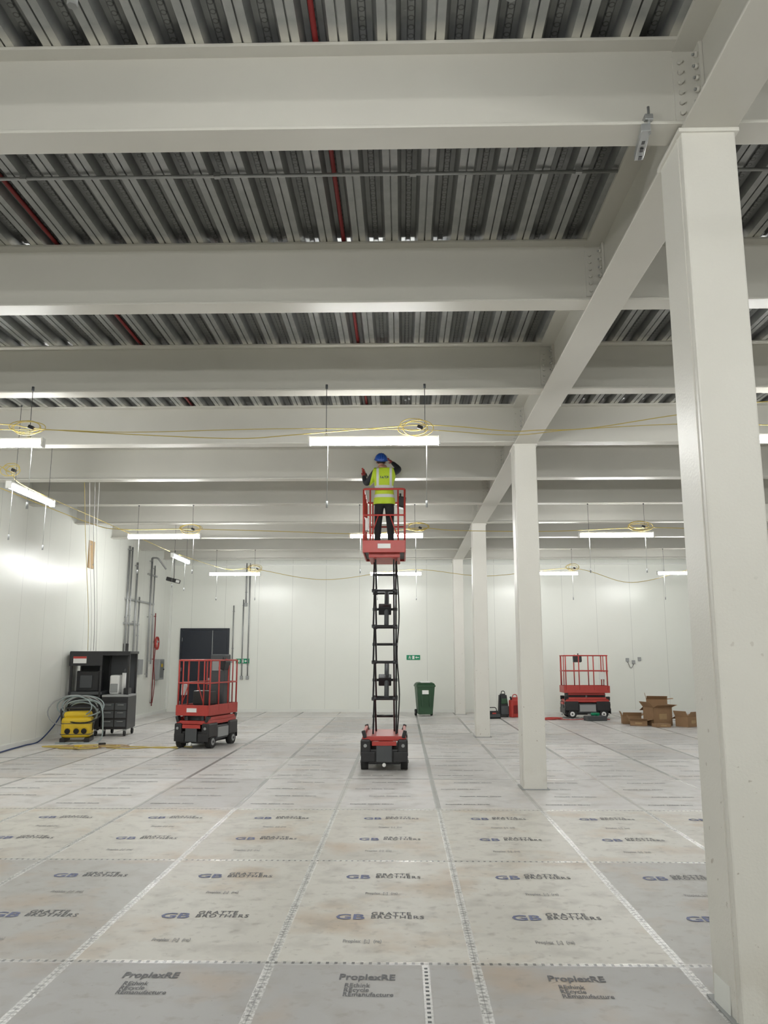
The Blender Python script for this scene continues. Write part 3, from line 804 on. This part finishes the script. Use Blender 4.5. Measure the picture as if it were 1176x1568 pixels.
# floor cable tangle
o = MB('floor_cable_coil', [M_YCAB])
for i in range(9):
    cx, cy = random.uniform(-.5, .4), random.uniform(-.25, .25); r1, r2_ = random.uniform(.2, .5), random.uniform(.12, .3); a = random.uniform(0, 6)
    o.tube([(cx+r1*math.cos(t+a)*(1+.15*math.sin(2*t)), cy+r2_*math.sin(t+a), .014+.012*(i % 4)) for t in [2*math.pi*k/26 for k in range(26)]], .011, M_YCAB if i % 3 else M_WOOD, 6, True)
o.tube(spline([(.3, .1, .02), (.9, .15, .013), (1.4, -.05, .013), (1.7, .2, .013), (2.0, .1, .013)]), .011, M_YCAB, 6)
o.tube(spline([(.3, -.1, .02), (.8, -.2, .013), (1.3, .1, .013), (1.75, -.1, .013)]), .011, M_YCAB, 6)
o.box((.1, .2, .05), (.14, .08, .07), M_BLACK, (0, 0, .5), .01); o.box((-.2, -.3, .05), (.14, .08, .07), M_YEL, (0, 0, -.5), .01)
o.done(loc=(-6.3, 17.1, 0))

# ------------------------------------------------------------------ left wall services
o = MB('wall_conduit_set', [M_GALV])
X = XL
def vpipe(y, z0, z1, r=.022, off=.05, m=M_GALV):
    o.cyl((X+off, y, z0), (X+off, y, z1), r, m, 10)
    for z in (z0+.1, (z0+z1)/2, z1-.1): o.bb(X, X+off+r, y-r*1.4, y+r*1.4, z-.012, z+.012, m)
vpipe(23.4, .9, 5.0, .03); vpipe(23.65, 1.0, 5.0, .025); vpipe(24.1, 1.1, 4.6, .03, .07); vpipe(24.5, 1.3, 3.6); vpipe(25.5, 1.2, 4.9, .03, .07); vpipe(25.9, 1.6, 4.7); vpipe(26.2, .3, 3.2, .016, .05, M_REDPIPE)
o.bb(X, X+.06, 23.3, 26.0, 3.45, 3.50, M_GALV); o.bb(X, X+.06, 23.3, 24.6, 2.75, 2.80, M_GALV); o.bb(X, X+.06, 25.3, 26.2, 4.35, 4.40, M_GALV)
o.bb(X, X+.12, 24.6, 24.95, 1.3, 1.75, M_GREY, .01); o.bb(X, X+.10, 24.0, 24.3, 1.1, 1.45, M_WHITE, .01); o.bb(X, X+.10, 23.4, 23.6, 1.5, 2.2, M_BLACK, .01)
o.rail([(X+.07, 25.5, 4.9), (X+.25, 25.5, 4.9), (X+.5, 25.6, 4.55)], .028, M_GALV)
o.done()
o = MB('electrical_panel', [M_GREY])
o.bb(XL, XL+.2, 26.35, 26.9, 1.1, 1.75, M_GREY, .012); o.bb(XL+.2, XL+.208, 26.4, 26.85, 1.15, 1.7, M_GALV, .004)
o.cyl((XL+.2, 26.8, 1.42), (XL+.235, 26.8, 1.42), .02, M_BLACK, 10)
o.bb(XL+.208, XL+.212, 26.55, 26.7, 1.5, 1.6, M_YEL); o.done()
o = MB('red_air_hose', [M_REDPIPE])
for i in range(3): o.tube([(XL+.09+.02*i, 26.3+.16*math.cos(t), 2.25+.2*math.sin(t)) for t in [2*math.pi*k/22 for k in range(22)]], .012, M_RED, 6, True)
o.tube(spline([(XL+.1, 26.2, 2.1), (XL+.1, 26.1, 1.6), (XL+.1, 26.25, 1.0), (XL+.1, 26.1, .4)]), .012, M_REDPIPE, 6)
o.cyl((XL+.001, 26.3, 2.3), (XL+.16, 26.3, 2.3), .03, M_GALV, 10); o.done()
o = MB('plywood_wall_plate', [M_WOOD])
o.bb(XL, XL+.03, 20.4, 20.75, 4.05, 4.75, M_WOOD, .003); o.cyl((XL+.03, 20.47, 4.65), (XL+.04, 20.47, 4.65), .02, M_GALV, 8); o.cyl((XL+.03, 20.68, 4.15), (XL+.04, 20.68, 4.15), .02, M_GALV, 8); o.done()
# back wall conduits
o = MB('back_wall_conduit', [M_WHITE])
for x, z0, z1 in ((-5.75, 1.7, 3.55), (-5.42, 1.15, 3.75), (-5.22, 1.15, 5.0), (-5.34, 3.6, 5.0)):
    o.cyl((x, YB-.04, z0), (x, YB-.04, z1), .022, M_GALV, 8)
    o.bb(x-.05, x+.05, YB-.07, YB, z0-.08, z0+.04, M_GREY, .006)
    for z in (z0+.4, z1-.2): o.bb(x-.035, x+.035, YB-.05, YB, z-.012, z+.012, M_GALV)
o.done()
o = MB('back_wall_outlet', [M_WHITE])
for x, z in ((7.55, 1.72), (7.75, 1.65), (7.95, 1.75)): o.bb(x-.05, x+.05, YB-.05, YB, z-.06, z+.06, M_GREY, .006)
o.tube(spline([(7.55, YB-.04, 1.66), (7.65, YB-.04, 1.45), (7.75, YB-.04, 1.6)]), .008, M_BLACK, 5)
o.done()
# unlit emergency spotlight at left
o = MB('emergency_light', [M_BLACK])
o.cyl((-6.9, 24.55, 4.15), (-6.9, 24.55, 5.02), .01, M_DGREY, 6); o.box((-6.9, 24.5, 4.1), (.42, .14, .12), M_BLACK, (0, .25, 0), .02)
o.box((-6.75, 24.42, 4.06), (.1, .03, .08), M_WHITE, (0, .25, 0), .005); o.done()

# ------------------------------------------------------------------ cardboard boxes
def carton(loc, size, rz, openf=True):
    o = MB('cardboard_box', [M_CARD]); w, d, h = size; t = .006
    o.bb(-w/2, w/2, -d/2, d/2, 0, t, M_CARD)
    o.bb(-w/2, -w/2+t, -d/2, d/2, 0, h, M_CARD); o.bb(w/2-t, w/2, -d/2, d/2, 0, h, M_CARD)
    o.bb(-w/2, w/2, -d/2, -d/2+t, 0, h, M_CARD); o.bb(-w/2, w/2, d/2-t, d/2, 0, h, M_CARD)
    if openf:
        L = d*.42
        for sx, sy, a in ((0, -1, .9), (0, 1, 1.9), (-1, 0, .5), (1, 0, 1.2)):
            a += random.uniform(-.3, .3); c, s = math.cos(a), math.sin(a)
            if sy: o.box((0, sy*(d/2+L/2*s), h+L/2*c), (w, t, L), M_CARD, (-sy*a, 0, 0))
            else: o.box((sx*(w/2+L/2*s), 0, h+L/2*c), (t, d, L), M_CARD, (0, sx*a, 0))
    else:
        o.bb(-w/2, w/2, -d/2, d/2, h-t, h, M_CARD); o.bb(-.03, .03, -d/2-.001, d/2+.001, h-.002, h+.001, M_WOOD)
    o.box((0, -d/2-.002, h*.5), (w*.4, .003, h*.3), M_WOOD)
    o.done(loc=loc, rz=rz)
carton((6.95, 23.0, 0), (.6, .45, .48), .35); carton((6.4, 22.9, 0), (.45, .35, .14), -.3)
carton((7.60, 22.6, 0), (.45, .4, .26), .6, True); carton((6.85, 22.40, 0), (.4, .3, .09), .1, False)
carton((7.15, 23.7, 0), (.55, .4, .66), -.25, True); carton((6.35, 23.45, 0), (.5, .3, .22), -.1, True)

# tool bags + canister near the column, items by the right lift
o = MB('tool_bag', [M_BLACK])
o.prism((-.26, .26, -.15, .15), (-.20, .20, -.06, .06), 0, .22, M_BLACK, .03)
o.rail([(-.15, 0, .20), (-.13, 0, .32), (.13, 0, .32), (.15, 0, .20)], .013, M_RUBBER)
o.bb(-.2, .2, -.165, -.13, .04, .13, M_DGREY, .01); o.bb(-.06, .06, -.17, -.16, .14, .18, M_RED)
o.done(loc=(2.70, 25.3, 0), rz=.3)
o = MB('tool_backpack', [M_BLACK])
o.prism((-.17, .17, -.13, .13), (-.13, .10, -.05, .11), 0, .70, M_BLACK, .04)
o.bb(-.12, .12, -.17, -.10, .08, .34, M_DGREY, .02); o.bb(-.10, .08, -.145, -.08, .40, .56, M_GREENBIN, .015)
o.rail([(-.06, .03, .68), (-.05, .03, .78), (.05, .03, .78), (.06, .03, .68)], .012, M_RUBBER)
o.done(loc=(3.12, 25.9, 0), rz=.2)
o = MB('red_fuel_canister', [M_RED])
o.bb(-.17, .17, -.09, .09, 0, .52, M_RED, .03); o.prism((-.16, .16, -.08, .08), (-.07, .12, -.04, .04), .50, .60, M_RED, .01)
o.rail([(-.08, 0, .56), (-.06, 0, .68), (.08, 0, .68), (.10, 0, .56)], .014, M_RED); o.cyl((-.12, 0, .52), (-.15, 0, .62), .03, M_BLACK, 12)
o.bb(-.11, .11, -.10, -.085, .12, .36, M_REDPIPE, .01)
o.done(loc=(3.45, 25.8, 0), rz=.5)
o = MB('red_floor_cable', [M_RED])
for i in range(4): o.tube([(.25*math.cos(t)+.06*i, .18*math.sin(t), .016+.01*i) for t in [2*math.pi*k/20 for k in range(20)]], .013, M_RED, 6, True)
o.tube(spline([(.2, 0, .015), (.7, -.2, .015), (1.2, .1, .015), (1.8, -.1, .015)]), .012, M_RED, 6)
o.done(loc=(4.3, 24.9, 0))
o = MB('power_drill_kit', [M_DGREY])
o.bb(-.3, .3, -.16, .16, 0, .14, M_DGREY, .02); o.cyl((-.15, -.05, .19), (.1, -.05, .19), .04, M_GREENSIGN, 12); o.box((.05, -.05, .15), (.06, .06, .12), M_GREENSIGN, (0, .2, 0), .01); o.cyl((-.25, -.05, .19), (-.15, -.05, .19), .012, M_GALV, 8)
o.done(loc=(5.6, 24.5, 0), rz=.2)

# ------------------------------------------------------------------ world, camera
w = bpy.data.worlds.new('World'); scene.world = w; w.use_nodes = True
w.node_tree.nodes['Background'].inputs[0].default_value = (.8, .82, .85, 1); w.node_tree.nodes['Background'].inputs[1].default_value = .3
cam = bpy.data.cameras.new('camera'); co = bpy.data.objects.new('camera', cam); COL.objects.link(co)
co.location = (0, 0, 1.85); co.rotation_euler = (math.radians(100.0), 0, math.radians(1.25))
cam.sensor_fit = 'VERTICAL'; cam.sensor_height = 36; cam.lens = 36*1250/1568
cam.clip_start = .05; scene.camera = co
scene.view_settings.view_transform = 'Standard'
scene.view_settings.look = 'None'
scene.view_settings.exposure = 0.0
